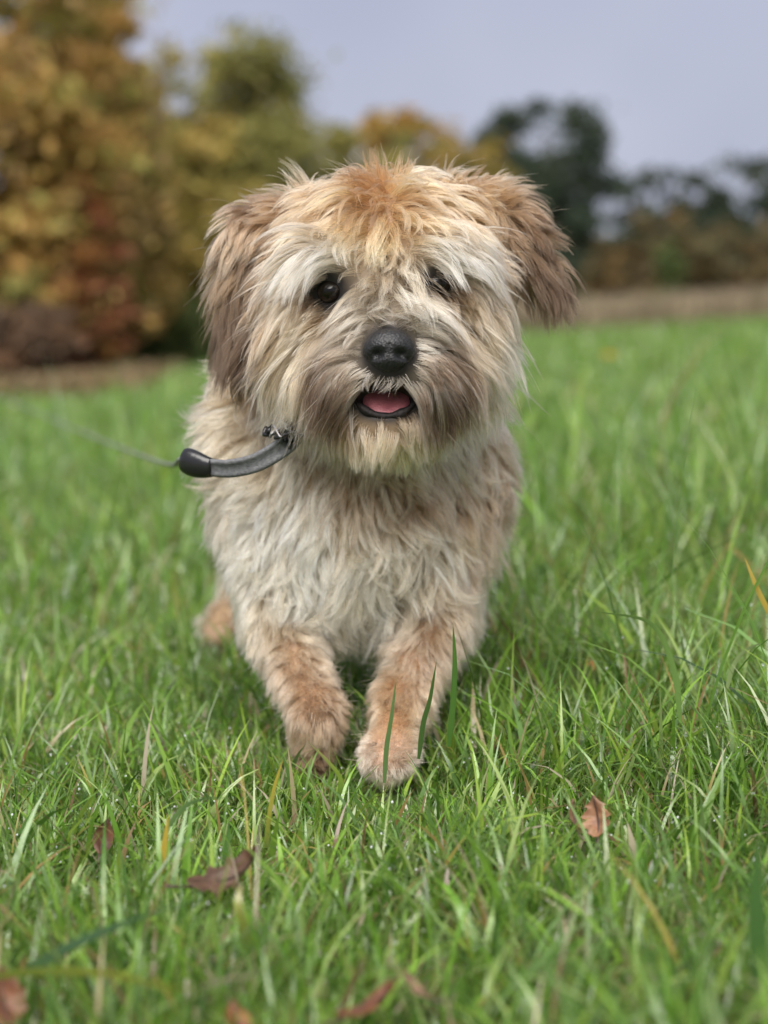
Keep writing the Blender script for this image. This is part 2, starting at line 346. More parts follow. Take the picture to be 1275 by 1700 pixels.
prim('paw_l', el(P(514, 1285, .045), (.0165, .017, .023)), .009, (0, .25, -1), .15, .1, .3, lin(92, 72, 56), .002)
hp = P(372, 1040, .44); hz = float(gz(.07, .44))
prim('thigh_l', rc((-.075, .44, .17), (-.10, .37, .115), .055, .034), .035, (-.1, .3, -1), .4, .15, .9, CREAM)
prim('shank_l', rc((-.10, .37, .115), (-.14, .45, .075), .030, .020), .022, (0, .2, -1), .35, .14, .8, TAN, .004)
prim('hock_l', rc((-.14, .45, .075), hp, .018, .014), .020, (0, .1, -1), .35, .1, .6, CREAM, .003)
prim('hpaw_l', el(hp + np.array([0, -.010, -.006]), (.018, .026, .014)), .013, (0, -.4, -.8), .3, .1, .4, lin(190, 158, 128), .002)
prim('thigh_r', rc((.035, .46, .17), (.05, .42, .11), .055, .034), .035, (.1, .3, -1), .4, .15, .9, CREAM)
prim('shank_r', rc((.05, .42, .11), (.055, .49, .07), .030, .020), .024, (0, .2, -1), .35, .14, .8, TAN, .004)
prim('hock_r', rc((.055, .49, .07), (.058, .46, hz + .035), .020, .017), .016, (0, 0, -1), .3, .1, .6, TAN, .003)
prim('hpaw_r', el((.058, .44, hz + .022), (.022, .032, .018)), .010, (0, -.4, -.8), .3, .1, .4, TAN, .002)
# ears: a folded root and a hanging flap each
ea, eb = P(416, 386, .07), P(408, 598, .055)
prim('ear_root_l', rc(P(490, 378, .075), ea, .018, .014), .034, (-.9, -.1, -.35), .3, .14, .4, lin(150, 122, 98), .005)
prim('ear_l', el((ea + eb)/2, (.024, .009, .058), axes(ea - eb, (-.5, -1, .1))), .042, (.02, -.05, -1), .14, .16, .3, EARC, .003)
ea2, eb2 = P(836, 350, .075), P(906, 462, .06)
prim('ear_root_r', rc(P(780, 350, .075), ea2, .018, .015), .030, (.95, -.1, -.3), .2, .12, .4, lin(140, 112, 90), .005)
prim('ear_r', el((ea2 + eb2)/2, (.020, .008, .044), axes(ea2 - eb2, (.45, -1, .2))), .036, (.75, -.05, -.8), .05, .10, .3, EARC, .003)
names = list(PR)
MOUTH = P(640, 664, -.043)
def one(sh, p):
    if sh[0] == 'e':
        q = p - sh[1].astype(np.float32)
        if sh[3] is not None: q = q @ sh[3].T.astype(np.float32)
        r = sh[2].astype(np.float32); k0 = np.sqrt((q*q/(r*r)).sum(-1)); k1 = np.sqrt((q*q/(r**4)).sum(-1)) + 1e-6
        return k0*(k0 - 1)/k1
    a, b = sh[1].astype(np.float32), sh[2].astype(np.float32); ba = b - a; pa = p - a
    h = np.clip((pa @ ba)/float(ba @ ba), 0, 1)
    return np.sqrt(((pa - h[..., None]*ba)**2).sum(-1)) - (sh[3] + h*(sh[4] - sh[3]))
def smin(a, b, k):
    h = np.maximum(k - np.abs(a - b), 0)/k; return np.minimum(a, b) - h*h*k*.25
def sdf(p):
    p = p.astype(np.float32); d = None
    for nm in names:
        k = .010 if nm.startswith(('ear', 'brow', 'paw', 'past', 'fore', 'flew')) else (.022 if 'muzzle' in nm or 'jaw' in nm else .032)
        e = one(PR[nm]['sh'], p); d = e if d is None else smin(d, e, k)
    m_ = one(el(MOUTH, (.0225, .028, .0105)), p); d = np.maximum(d, -m_)
    return d
ST = .004; lo = np.array([-.26, -.12, -.07]); hi = np.array([.26, .66, .50]); ax = [np.arange(lo[i], hi[i], ST, dtype=np.float32) for i in range(3)]
sh = tuple(len(a) for a in ax); GR = np.empty(sh, np.float32)
YZ = np.stack(np.meshgrid(ax[1], ax[2], indexing='ij'), -1)
for i0 in range(0, sh[0], 16):
    xs = ax[0][i0:i0 + 16]; p = np.empty((len(xs),) + YZ.shape[:2] + (3,), np.float32); p[..., 0] = xs[:, None, None]; p[..., 1:] = YZ[None]
    GR[i0:i0 + 16] = sdf(p)
GG = np.stack(np.gradient(GR, ST), -1).astype(np.float32)
def look(p, grad=True):
    q = (p - lo)/ST; q = np.clip(q, 0, np.array(sh) - 1.001); i = q.astype(np.int32); f = (q - i).astype(np.float32)
    d = 0; g = 0
    for a in (0, 1):
        wa = f[:, 0] if a else 1 - f[:, 0]
        for b in (0, 1):
            wb = wa*(f[:, 1] if b else 1 - f[:, 1])
            for c in (0, 1):
                w = wb*(f[:, 2] if c else 1 - f[:, 2]); I = (i[:, 0] + a, i[:, 1] + b, i[:, 2] + c)
                d = d + w*GR[I]
                if grad: g = g + w[:, None]*GG[I]
    return (d, norm(g)) if grad else d
def front(px, py, inset=0.):
    """first point of the bare body met from the front at a pixel"""
    ys = np.arange(-.11, .5, .001); p = np.array([P(px, py, y) for y in ys]); d = look(p, False); k = np.argmax(d < 0)
    return P(px, py, ys[k] + inset)
def surface_nets():
    s = GR < 0; V = np.full(tuple(n - 1 for n in sh), -1, np.int64)
    c8 = [s[a:sh[0] - 1 + a, b:sh[1] - 1 + b, c:sh[2] - 1 + c] for a in (0, 1) for b in (0, 1) for c in (0, 1)]
    cnt = sum(c.astype(np.int8) for c in c8); act = np.argwhere((cnt > 0) & (cnt < 8)); V[tuple(act.T)] = np.arange(len(act))
    acc = np.zeros((len(act), 3)); num = np.zeros(len(act))
    cor = np.array([(a, b, c) for a in (0, 1) for b in (0, 1) for c in (0, 1)])
    val = [GR[act[:, 0] + a, act[:, 1] + b, act[:, 2] + c] for a, b, c in cor]
    for i in range(8):
        for j in range(i + 1, 8):
            if np.abs(cor[i] - cor[j]).sum() != 1: continue
            m_ = (val[i] < 0) != (val[j] < 0); t = val[i]/np.where(m_, val[i] - val[j], 1)
            acc += np.where(m_[:, None], cor[i] + t[:, None]*(cor[j] - cor[i]), 0); num += m_
    v = lo + (act + acc/num[:, None])*ST; fs = []
    for a in range(3):
        b, c = (a + 1) % 3, (a + 2) % 3
        s0 = np.take(s, range(sh[a] - 1), a); s1 = np.take(s, range(1, sh[a]), a); e = np.argwhere(s0 != s1)
        e = e[(e[:, b] > 0) & (e[:, c] > 0) & (e[:, b] < sh[b] - 1) & (e[:, c] < sh[c] - 1)]
        fl = s0[tuple(e.T)]; ob = np.zeros(3, int); ob[b] = 1; oc = np.zeros(3, int); oc[c] = 1
        q = np.stack([V[tuple((e - ob - oc).T)], V[tuple((e - oc).T)], V[tuple(e.T)], V[tuple((e - ob).T)]], -1)
        q[~fl] = q[~fl][:, ::-1]; fs.append(q)
    return v, np.concatenate(fs)
BV, BF = surface_nets()
EYE_L, EYE_R = front(549, 484, .0055), front(724, 472, .0065)
NOSE = P(646, 585, -.050)
def near(p, c, r): return np.exp(-(((p - np.asarray(c))/np.asarray(r))**2).sum(-1))
def weights(p):
    D_ = np.stack([one(PR[nm]['sh'], p.astype(np.float32)) for nm in names], -1)
    D_ -= D_.min(-1, keepdims=True); w = np.exp(-D_/.006); return w/w.sum(-1, keepdims=True)
skin = weights(BV) @ np.stack([PR[nm]['c'] for nm in names])*.6
for c_, r_ in ((EYE_L, .016), (EYE_R, .015), (MOUTH + np.array([0, 0, -.003]), (.025, .03, .0125)), (NOSE, .0195)):
    w = np.clip(near(BV, c_, r_)*2.2, 0, 1)[:, None]; skin = skin*(1 - w) + w*np.array([.012, .010, .010])
dog = tag(empty('dog', (0, .1, 0)), 'shaggy cream and tan terrier trotting towards the camera through the grass with its mouth open', 'dog')
dog.location = (0, 0, 0)
M_skin = mat('skin', attr=True, rough=.55, spec=.3)
body = mesh_np('body', BV, BF, M_skin, dog, skin)

# ---- groom
tri = np.concatenate([BF[:, [0, 1, 2]], BF[:, [0, 2, 3]]]); A_, B_, C_ = BV[tri[:, 0]], BV[tri[:, 1]], BV[tri[:, 2]]
area = np.linalg.norm(np.cross(B_ - A_, C_ - A_), axis=1)/2; cen = (A_ + B_ + C_)/3
dens = np.where(cen[:, 1] > .28, .3, 1.0); headc = P(640, 480, .03)
dens = dens*(1 + 1.0*near(cen, headc, .13))
dens *= np.where(cen[:, 1] < .12, 1.15, 1)
dens = dens*(1 + 5*near(cen, hp, .05)); legz = np.clip(1 - (cen[:, 2] - .13)/.04, 0, 1)*(cen[:, 1] < .25); dens = dens*(1 + 1.6*legz)
NG = 20000
pr_ = area*dens; pr_ /= pr_.sum(); ti = rng.choice(len(tri), NG, p=pr_); r1_, r2_ = rng.random(NG), rng.random(NG); s1_ = np.sqrt(r1_)
roots = A_[ti]*(1 - s1_)[:, None] + B_[ti]*(s1_*(1 - r2_))[:, None] + C_[ti]*(s1_*r2_)[:, None]
d_, nrm = look(roots)
# bare skin: mouth, nose, eyes
bare = (near(roots, MOUTH + np.array([0, 0, -.002]), (.0225, .03, .0100)) > .37) | (near(roots, NOSE, (.0165, .018, .0150)) > .37) | (near(roots, EYE_L, (.011, .02, .008)) > .37) | (near(roots, EYE_R, (.010, .02, .008)) > .37)
roots, nrm = roots[~bare], nrm[~bare]; NG = len(roots)
Wt = weights(roots)
par = lambda k: Wt @ np.array([PR[nm][k] for nm in names], float)
Lh, lift, grav, curl, lay = par('L'), par('lift'), par('g'), par('curl'), par('lay'); fl = Wt @ np.array([PR[nm]['f'] for nm in names], float)
colr = Wt @ np.stack([PR[nm]['c'] for nm in names])
hw_ = {nm: Wt[:, i] for i, nm in enumerate(names)}
sym = np.isin(names, ['skull', 'brow_l', 'brow_r', 'cheek_l', 'cheek_r', 'muzzle', 'flew_l', 'flew_r', 'jaw', 'neck', 'chest', 'trunk', 'rump'])
for i, nm in enumerate(names):
    if nm.split('_')[0] in ('arm', 'fore', 'past', 'shank', 'hock'):
        a_, b_ = PR[nm]['sh'][1:3]; fl += Wt[:, i:i+1]*(norm(b_ - a_)*.9 + np.array([0, .15, 0]))
for nm, a_, b_ in (('ear_l', ea, eb), ('ear_r', ea2, eb2)):
    T_ = b_ + norm(b_ - a_)*.030; q_ = norm(T_ - roots); old = np.array(PR[nm]['f']); fl += hw_[nm][:, None]*(q_*1.1 - old)
fx0 = fl[:, 0] - Wt @ np.array([PR[nm]['f'][0] for nm in names])
fx = fx0 + (Wt[:, sym] @ np.array([PR[nm]['f'][0] for nm in names])[sym])*np.tanh((roots[:, 0] - np.where(roots[:, 1] > .09, -.018, .002))/(.012 + .02*near(roots, P(640, 330, .03), (.05, .06, .03)))) + Wt[:, ~sym] @ np.array([PR[nm]['f'][0] for nm in names])[~sym]
fl[:, 0] = fx
x_, y_, z_ = roots.T
# top of the head stands up; the hair near the nose is short; crown colour
topw = near(roots, P(625, 290, .04), (.045, .06, .026))
lift = lift + topw*.35; fl[:, 2] += topw*.2; Lh = Lh*(1 - .15*topw)
midw = near(roots, P(642, 440, -.01), (.013, .04, .022)); fl[:, 2] -= midw*.9; fl[:, 0] *= 1 - .6*midw; Lh = Lh*(1 - .45*midw); curl = curl + midw*.8
nsw = near(roots, NOSE, (.026, .032, .026)); Lh = Lh*(1 - .86*np.clip(nsw*1.5, 0, 1)); lay = lay*(1 - .9*nsw); lift = lift*(1 - .4*nsw)
lpw = near(roots, MOUTH + np.array([0, 0, -.012]), (.026, .03, .009)); Lh = Lh*(1 - .6*lpw)
for e in (EYE_L, EYE_R):
    lowr = near(roots, e + np.array([0, 0, -.006]), (.02, .03, .013)); Lh = Lh*(1 - .75*lowr)
    wv = np.clip(near(roots, e, (.019, .03, .012))*1.5, 0, 1)[:, None]; colr = colr*(1 - wv) + wv*lin(62, 50, 44)
def paint(c, r, col, a=1.0):
    global colr
    w = np.clip(near(roots, c, r)*a, 0, 1)[:, None]; colr = colr*(1 - w) + w*np.asarray(col)
paint(P(628, 310, .03), (.013, .09, .036), ORANGE, .65)
paint(P(628, 395, .0), (.024, .05, .03), lin(190, 152, 108), .7)
paint(P(560, 330, .05), (.04, .07, .03), lin(186, 146, 104), .6)
paint(P(730, 340, .05), (.05, .07, .03), lin(190, 150, 108), .7)
paint(P(560, 430, .0), (.022, .05, .010), PALE, 1.0)
paint(P(730, 425, .0), (.026, .05, .010), PALE, 1.0)
paint(P(645, 520, -.02), (.016, .04, .025), lin(190, 178, 158), 1)
paint(P(650, 548, -.04), (.010, .02, .008), lin(120, 112, 106), 1)
paint(P(625, 800, .05), (.085, .09, .034), lin(186, 138, 106), 1.0)
paint(P(518, 1270, .03), (.022, .03, .012), lin(74, 56, 44), 1.0)
paint(P(770, 880, .12), (.035, .09, .06), lin(190, 150, 112), .8)
paint(P(480, 860, .1), (.07, .1, .06), lin(230, 210, 180), .9)
paint(P(560, 960, .1), (.09, .1, .035), lin(230, 208, 174), .9)
paint(P(640, 1040, .1), (.05, .1, .03), lin(150, 138, 122), .8)
paint(P(730, 960, .08), (.03, .05, .018), lin(140, 118, 98), .8)
for e in (-1, 1): paint(P(640 + e*95, 480, .02), (.02, .04, .02), lin(158, 134, 104), .6)
# some long wisps stand away from the coat of the head
headw = sum(hw_[k] for k in ('skull', 'brow_l', 'brow_r', 'cheek_l', 'cheek_r', 'muzzle', 'flew_l', 'flew_r'))
wisp = (rng.random(NG) < .07) & (roots[:, 2] < P(640, 385, .02)[2]) & (headw > .5) & (nsw < .25)
Lh = np.where(wisp, Lh*1.3, Lh); lift = np.where(wisp, lift + .35, lift); lay = np.where(wisp, lay + .008, lay)
# growth
K = 10; pos = np.empty((NG, K, 3)); p = roots - nrm*.002; pos[:, 0] = p
ft = fl - (fl*nrm).sum(-1, keepdims=True)*nrm; ft = norm(ft + 1e-5)
def wob(p, k, s):
    return np.stack([np.sin(p @ np.array(a)*k + ph) for a, ph in (((1, .6, -.8), s), ((-.7, 1, .9), s + 2.1), ((.8, -.5, 1), s + 4.2))], -1)
d = norm(ft*.9 + nrm*lift[:, None] + .16*wob(roots, 90, .3) + rng.normal(0, .08, (NG, 3)))
Ls = Lh*rng.uniform(.72, 1.15, NG)*(1 + .12*np.sin(roots @ np.array([70, 40, 90]))); seg = Ls/(K - 1)
ck = rng.normal(0, 1, NG)*curl*.13; hk = rng.random(NG)*lay
for k in range(1, K):
    t = k/(K - 1)
    d = norm(d + np.array([0, 0, -1])*(grav*(.5 + t))[:, None] + .06*wob(p, 120, 1.7))
    ang = ck*(.3 + 1.4*t); axr = norm(nrm + .3*np.array([0, -1, 0])); d = norm(d*np.cos(ang)[:, None] + np.cross(axr, d)*np.sin(ang)[:, None])
    q = p + d*seg[:, None]; s, g = look(q); need = hk*min(1, 2.2*t) + .0012
    push = np.maximum(need - s, 0); q = q + g*push[:, None]
    d = norm(q - p); p = q; pos[:, k] = p
# drop locks that would hang across eyes, nose and mouth
def crosses(pts, c, r, keep):
    r = np.asarray(r); hit = ((((pts[..., 0] - c[0])/r[0])**2 + ((pts[..., 2] - c[2])/r[1])**2) < 1) & (pts[..., 1] < c[1] + .012)
    return hit.any(1) & (rng.random(len(pts)) > keep)
EYES = [(EYE_L, (.0125, .0070)), (EYE_R, (.0085, .0060))]
drop = crosses(pos, NOSE, (.0178, .0155), 0) | crosses(pos, MOUTH + np.array([0, 0, -.0030]), (.0235, .0078), 0)
for e, r_ in EYES: drop |= crosses(pos, e, r_, .13 if e is EYE_L else .32)
ok = ~drop; pos, roots, nrm, colr, Lh, curl, ft, wisp = (q[ok] for q in (pos, roots, nrm, colr, Lh, curl, ft, wisp)); Wt = Wt[ok]; NG = len(pos)
hw_ = {nm: Wt[:, i] for i, nm in enumerate(names)}
# neighbouring guides lean together into larger locks
from mathutils.kdtree import KDTree
ns = NG//8; si = rng.choice(NG, ns, replace=False); kd = KDTree(ns)
for a, b in enumerate(si): kd.insert(roots[b], a)
kd.balance(); sp_ = si[np.array([kd.find(r)[1] for r in roots])]
tk = np.linspace(0, 1, K); same = np.clip((nrm*nrm[sp_]).sum(1), 0, 1)*(np.linalg.norm(roots - roots[sp_], axis=1) < .016)
legw = sum(hw_[k] for k in names if k.split('_')[0] in ('arm', 'fore', 'past', 'paw'))
cw = (1 - .6*legw)*np.clip(rng.normal(.62, .18, NG), 0, .88)*same*(1 - wisp)
pos = pos + ((pos[sp_] - pos) - (pos[sp_][:, :1] - pos[:, :1])*.25)*(cw[:, None]*tk[None]**1.2)[..., None]
lum_s = np.exp(rng.normal(0, .26, NG))[sp_]
# children around each guide make locks
far = roots[:, 1] > .3
reg = Wt.argmax(1); regn = np.array(names)[reg]
CH = np.where(far, 7, 2 + np.where(np.isin(regn, ['muzzle', 'paw_r', 'paw_l', 'past_r', 'past_l']), 17, 15))
CH = np.where(wisp, 6, CH); gi = np.repeat(np.arange(NG), CH); NC = len(gi)
t = np.linspace(0, 1, K)
bt = np.cross(nrm, ft); th = rng.uniform(0, 2*math.pi, NC); rd = .0042*np.sqrt(rng.random(NC))*np.where(far[gi], 1.5, 1)
off = (ft[gi]*np.cos(th)[:, None] + bt[gi]*np.sin(th)[:, None])*rd[:, None]
sc = rng.uniform(.62, 1.04, NC)
tt = np.clip(t[None]*sc[:, None]*(K - 1), 0, K - 1.001); ii = tt.astype(int); ff = (tt - ii)[..., None]
Gc = pos[gi]; ar = np.arange(NC)[:, None]; cp = Gc[ar, ii]*(1 - ff) + Gc[ar, np.minimum(ii + 1, K - 1)]*ff
clump = (1 - .30*legw[gi])*np.where(wisp[gi], .93, np.clip(rng.normal(.74, .22, NC), -.1, .96))
cp = cp + off[:, None]*(1 - clump[:, None]*t[None]**.8)[..., None]
wa = (.0005 + .0010*curl[gi]*rng.random(NC))*np.minimum(1, Lh[gi]/.03); wf = rng.uniform(.6, 1.6, NC); wp = rng.uniform(0, 6.28, NC)
wave = wa[:, None]*np.sin(2*math.pi*wf[:, None]*t[None] + wp[:, None])*t[None]; cp = cp + wave[..., None]*bt[gi][:, None]
wave2 = wa[:, None]*np.cos(2*math.pi*wf[:, None]*t[None] + wp[:, None])*t[None]; cp = cp + wave2[..., None]*nrm[gi][:, None]*.7
stray = rng.random(NC) < .06
cp[stray] += (rng.normal(0, .006, (stray.sum(), 1, 3)))*(t[None, :, None]**1.5)
drop = crosses(cp, NOSE, (.0166, .0140), 0) | crosses(cp, MOUTH + np.array([0, 0, -.0034]), (.0220, .0062), 0)
for e, r_ in EYES: drop |= crosses(cp, e, (r_[0]*.85, r_[1]*.85), .2 if e is EYE_L else .45)
# colour along each hair: its own tone, darker ears' and moustache ends
cg = colr[gi]
lockv = np.exp((1 - .6*legw)*np.log(lum_s*np.exp(rng.normal(0, .20, NG) - .7*(rng.random(NG) < .17))))[gi]; sv = np.exp(rng.normal(0, .12, NC)); lum = (lockv*sv)[:, None]
warm = rng.normal(0, .07, NC)[:, None]*np.array([.6, 0, -.8])
base = np.clip(cg*lum*(1 + warm), .004, .92)
cc = np.repeat(base[:, None], K, 1)*np.interp(t, [0, .35, 1], [.62, .9, 1.08])[None, :, None]; cc = np.clip(cc, .004, .9)  # roots darker: sable banding, plus shade between locks put into the colour
dk = np.zeros(NC)
root_c = roots[gi]
dk += .95*near(root_c, P(405, 540, .055), (.035, .06, .055)) + 1.0*near(root_c, P(890, 440, .06), (.032, .05, .04)) + .5*near(root_c, P(860, 345, .075), (.03, .04, .02))
dk += 1.3*near(root_c, P(585, 615, -.02), (.018, .03, .022))*rng.uniform(.3, 1.1, NC) + 1.4*near(root_c, P(708, 615, -.02), (.019, .03, .024))*rng.uniform(.3, 1.1, NC)
tip = cp[:, -1]
dk += 1.7*near(tip, P(548, 680, -.03), (.020, .06, .030))*(roots[gi][:, 1] < .03) + 1.8*near(tip, P(750, 678, -.03), (.022, .06, .030))*(roots[gi][:, 1] < .03) + .9*near(tip, P(405, 610, .05), (.03, .06, .03)) + .9*near(tip, P(915, 490, .05), (.03, .06, .024))
dk = np.clip(dk, 0, 1)*(rng.random(NC) < .88)
dkw = (dk[:, None]*np.clip(t[None]*1.7 - .05, 0, 1))[..., None]; cc = cc*(1 - dkw) + dkw*lin(58, 42, 28)
blk = rng.random(NC) < .012*np.isin(regn[gi], ['muzzle', 'flew_l', 'flew_r', 'cheek_l', 'cheek_r']); cc[blk] = lin(40, 32, 28)
rad = np.repeat(rng.uniform(.00010, .00018, NC)[:, None], K, 1)*(1 - .8*t[None]**2)
keep = ~drop
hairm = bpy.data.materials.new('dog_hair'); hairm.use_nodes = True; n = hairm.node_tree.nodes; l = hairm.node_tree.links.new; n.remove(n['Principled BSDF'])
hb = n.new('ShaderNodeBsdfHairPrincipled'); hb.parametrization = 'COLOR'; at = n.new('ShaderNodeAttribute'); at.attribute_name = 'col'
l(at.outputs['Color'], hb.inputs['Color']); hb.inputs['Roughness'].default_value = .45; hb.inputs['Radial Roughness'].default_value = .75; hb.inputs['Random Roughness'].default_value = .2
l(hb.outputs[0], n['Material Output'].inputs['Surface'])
def coat(name, sel, label=None):
    sel = sel & keep; k = int(sel.sum())
    if not k: return
    cu = bpy.data.hair_curves.new(name); cu.add_curves([K]*k)
    cu.attributes['position'].data.foreach_set('vector', cp[sel].astype(np.float32).ravel())
    ra = cu.attributes.get('radius') or cu.attributes.new('radius', 'FLOAT', 'POINT'); ra.data.foreach_set('value', rad[sel].astype(np.float32).ravel())
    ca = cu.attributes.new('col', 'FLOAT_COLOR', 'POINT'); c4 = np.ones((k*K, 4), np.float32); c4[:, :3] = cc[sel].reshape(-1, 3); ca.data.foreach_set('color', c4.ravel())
    cu.materials.append(hairm); o = bpy.data.objects.new(name, cu); C.objects.link(o); o.parent = dog; o['kind'] = 'stuff'
    if label: o['label'] = label
    return o
rg = regn[gi]; isin = lambda a: np.isin(rg, a)
HEAD = ['skull', 'brow_l', 'brow_r', 'cheek_l', 'cheek_r']; MUZ = ['muzzle', 'flew_l', 'flew_r', 'jaw']
EAR1, EAR2 = isin(['ear_l', 'ear_root_l']), isin(['ear_r', 'ear_root_r'])
LEGS = {'lifted front leg with the paw folded back': ['arm_l', 'fore_l', 'past_l', 'paw_l'], 'planted front leg, orange tan': ['arm_r', 'fore_r', 'past_r', 'paw_r'],
        'hind leg': ['thigh_l', 'shank_l', 'hock_l', 'hpaw_l'], 'hind leg ': ['thigh_r', 'shank_r', 'hock_r', 'hpaw_r']}
coat('head_hair', isin(HEAD), 'parted cream and tan head hair with an orange streak on top')
coat('muzzle_hair', isin(MUZ), 'grey white muzzle hair with dark brown moustache ends')
coat('ear_hair', EAR1, 'hanging grey brown ear with dark tips'); coat('ear_hair', EAR2, 'ear flicked outwards with a dark tip')
lg = np.zeros(NC, bool)
for lb, ns in LEGS.items(): s_ = isin(ns); lg |= s_; coat('leg_hair', s_, lb.strip() if 'front' in lb else None)
coat('tail_hair', isin(['tail']))
coat('body_hair', ~(isin(HEAD + MUZ + ['tail']) | EAR1 | EAR2 | lg), 'wavy cream chest and body coat')

# ---- eyes, nose, mouth
M_eye = mat('eye', (.006, .004, .003), .1, .32)
for e in (EYE_L, EYE_R):
    v, f = ball((0, 0, 0), (.0098, .0098, .0092), 24, 16); o = mesh_np('eye', v, f, M_eye, dog); o.location = e + np.array([0, -.0015, 0])
M_nose = mat('nose', (.008, .008, .009), .5, .5, bump=(650, .0005, 'v'))
v, f = ball((0, 0, 0), (1, 1, 1), 56, 40)
u = v.copy(); s_ = np.array([.0184, .0150, .0158]); w_ = 1 - .28*np.clip(-u[:, 2], 0, 1)                # narrower below
v = u*s_; v[:, 0] *= w_; v[:, 1] -= .002*np.clip(u[:, 2], 0, 1)
fr = np.clip(-u[:, 1], 0, 1)
for sx in (-1, 1):                                                    # nostrils with side slits
    q = np.exp(-(((v[:, 0] - sx*.0078)/.0040)**2 + ((v[:, 2] + .0030)/.0030)**2))*fr; v[:, 1] += .0075*q
    q = np.exp(-(((v[:, 0] - sx*.0125)/.0035)**2 + ((v[:, 2] + .0062)/.0016)**2))*fr; v[:, 1] += .0040*q
v[:, 1] += .0018*np.exp(-(v[:, 0]/.0010)**2)*fr*(u[:, 2] < .25)
o = mesh_np('nose', v, f, M_nose, dog); o.location = NOSE; o.rotation_euler = (R(-12), 0, 0)
M_lip = mat('lip', (.014, .011, .011), .6, .3, bump=(420, .0012, 'n'))
yl = -.040
lo_l = spline([P(574, 640, yl + .022), P(585, 660, yl + .010), P(608, 682, yl + .002), P(641, 691, yl + .001), P(674, 682, yl + .002), P(695, 658, yl + .010), P(705, 636, yl + .022)], 28)
u_ = np.linspace(0, 1, 28); v, f = tube(lo_l, (.0027 + .0004*np.sin(u_*23) + .0004*np.sin(u_*41 + 1))*np.sin(np.linspace(.25, math.pi - .25, 28))**.3, 10, 1.2, (0, 1, 0)); mesh_np('lower_lip', v, f, M_lip, dog)
up_l = spline([P(574, 638, yl + .024), P(600, 637, yl + .010), P(622, 637, yl + .004), P(645, 632, yl - .004), P(668, 636, yl + .004), P(684, 635, yl + .010), P(705, 634, yl + .024)], 28)
v, f = tube(up_l, .0022*np.sin(np.linspace(.25, math.pi - .25, 28))**.4, 10, 1, (0, 1, 0))
ph = spline([P(646, 612, yl - .010), P(645, 625, yl - .0085), P(645, 636, yl - .006)], 8); v2, f2 = tube(ph, [.0045, .0032, .003, .003, .003, .0034, .0038, .004], 8, 1, (0, 1, 0))
v, f = merge([(v, f), (v2, f2)]); mesh_np('upper_lip', v, f, M_lip, dog)
M_tongue = mat('tongue', (.50, .17, .19), .42, .5, noise=(160, (.40, .12, .14)), bump=(900, .0005, 'n'))
v, f = ball((0, 0, 0), (1, 1, 1), 36, 24); u = v.copy(); v = u*np.array([.0205, .026, .0090])
v[:, 2] -= .0014*np.exp(-(v[:, 0]/.004)**2)*(u[:, 2] > 0); v[:, 2] += .003*(u[:, 0]**2); v[:, 2] -= .004*np.clip(-u[:, 1], 0, 1)**2
o = mesh_np('tongue', v, f, M_tongue, dog); o.location = P(643, 665, -.013); o.rotation_euler = (R(14), 0, R(2))
M_claw = mat('claw', (.02, .017, .016), .35, .5)
for px, py, Y in ((622, 1266, -.038), (638, 1273, -.044), (656, 1273, -.043), (671, 1266, -.037)):
    a = P(px, py, Y) + [0, .003, 0]; v, f = tube(spline([a + [0, .018, .006], a + [0, .010, .003], a + [0, .007, -.003]], 6), [.0028, .0026, .0022, .0017, .0011, .0004], 8); mesh_np('claw', v, f, M_claw, dog)

# ------------------------------------------------------------------ the lead
M_strap = mat('strap', (.15, .153, .16), .5, .5, noise=(300, (.085, .087, .094)), bump=(900, .0008, 'n'))
M_black = mat('black_plastic', (.012, .012, .013), .25, .5, bump=(200, .0003, 'n'))
M_thread = mat('thread', (.55, .54, .56), .8, .2); M_cord = mat('cord', (.15, .17, .13), .7, .3)
lead = tag(empty('dog_lead', P(480, 735, .03)), 'grey webbing dog lead at the dog neck with a shiny black end piece', 'dog lead'); O = np.array(lead.location)
ctrl = [P(500, 706, .035), P(482, 731, .016), P(455, 752, .012), P(420, 770, .012), P(380, 778, .018), P(346, 776, .026)]
sp = spline(ctrl, 40)
tn = norm(np.gradient(sp, axis=0)); side = norm(np.cross(tn, np.array([0, 1., .25]))); nn = np.cross(side, tn)
hwid = .0072*np.linspace(1.05, .95, 40); th_ = .0016
prof = np.array([(-1, -.5), (-.62, -1), (-.5, -.55), (.5, -.55), (.62, -1), (1, -.5), (1, .6), (-1, .6)])          # raised stitched edges
ring = sp[:, None] + prof[None, :, :1]*hwid[:, None, None]*side[:, None] + prof[None, :, 1:]*th_*nn[:, None]
v = ring.reshape(-1, 3); i = np.arange(39)[:, None]*8; j = np.arange(8)[None]; j2 = (j + 1) % 8
q = np.stack([i + j, i + j2, i + 8 + j2, i + 8 + j], -1).reshape(-1, 4)
mesh_np('strap', v - O, q, M_strap, lead, smooth=False)
e0, e1 = P(352, 777, .025), P(304, 762, .036); k = 12; cl_ = spline([e0, (e0*.5 + e1*.5) + [0, 0, -.001], e1], k)
v, f = tube(cl_, [.0074, .0080, .0086, .0092, .0097, .0101, .0104, .0106, .0106, .0104, .0099, .0086], 16, .62, (0, 1, .2)); o = mesh_np('end_piece', v - O, f, M_black, lead)
v, f = tube([e1 + (e0 - e1)*.10, e1 + (e1 - e0)*.02], [.0066, .0060], 12, .5, (0, 1, .2)); mesh_np('cord_socket', v - O, f, M_strap, o)
kn = []; r_ = np.random.default_rng(3); kc = P(476, 716, .012)
for _ in range(16):
    a, b = kc + r_.normal(0, .0045, 3), kc + r_.normal(0, .0060, 3); kn.append(tube(spline([a, (a + b)/2 + r_.normal(0, .005, 3), b], 8), .0016, 6))
v, f = merge(kn); o = mesh_np('knot', v - O, f, M_black, lead)
kn = []
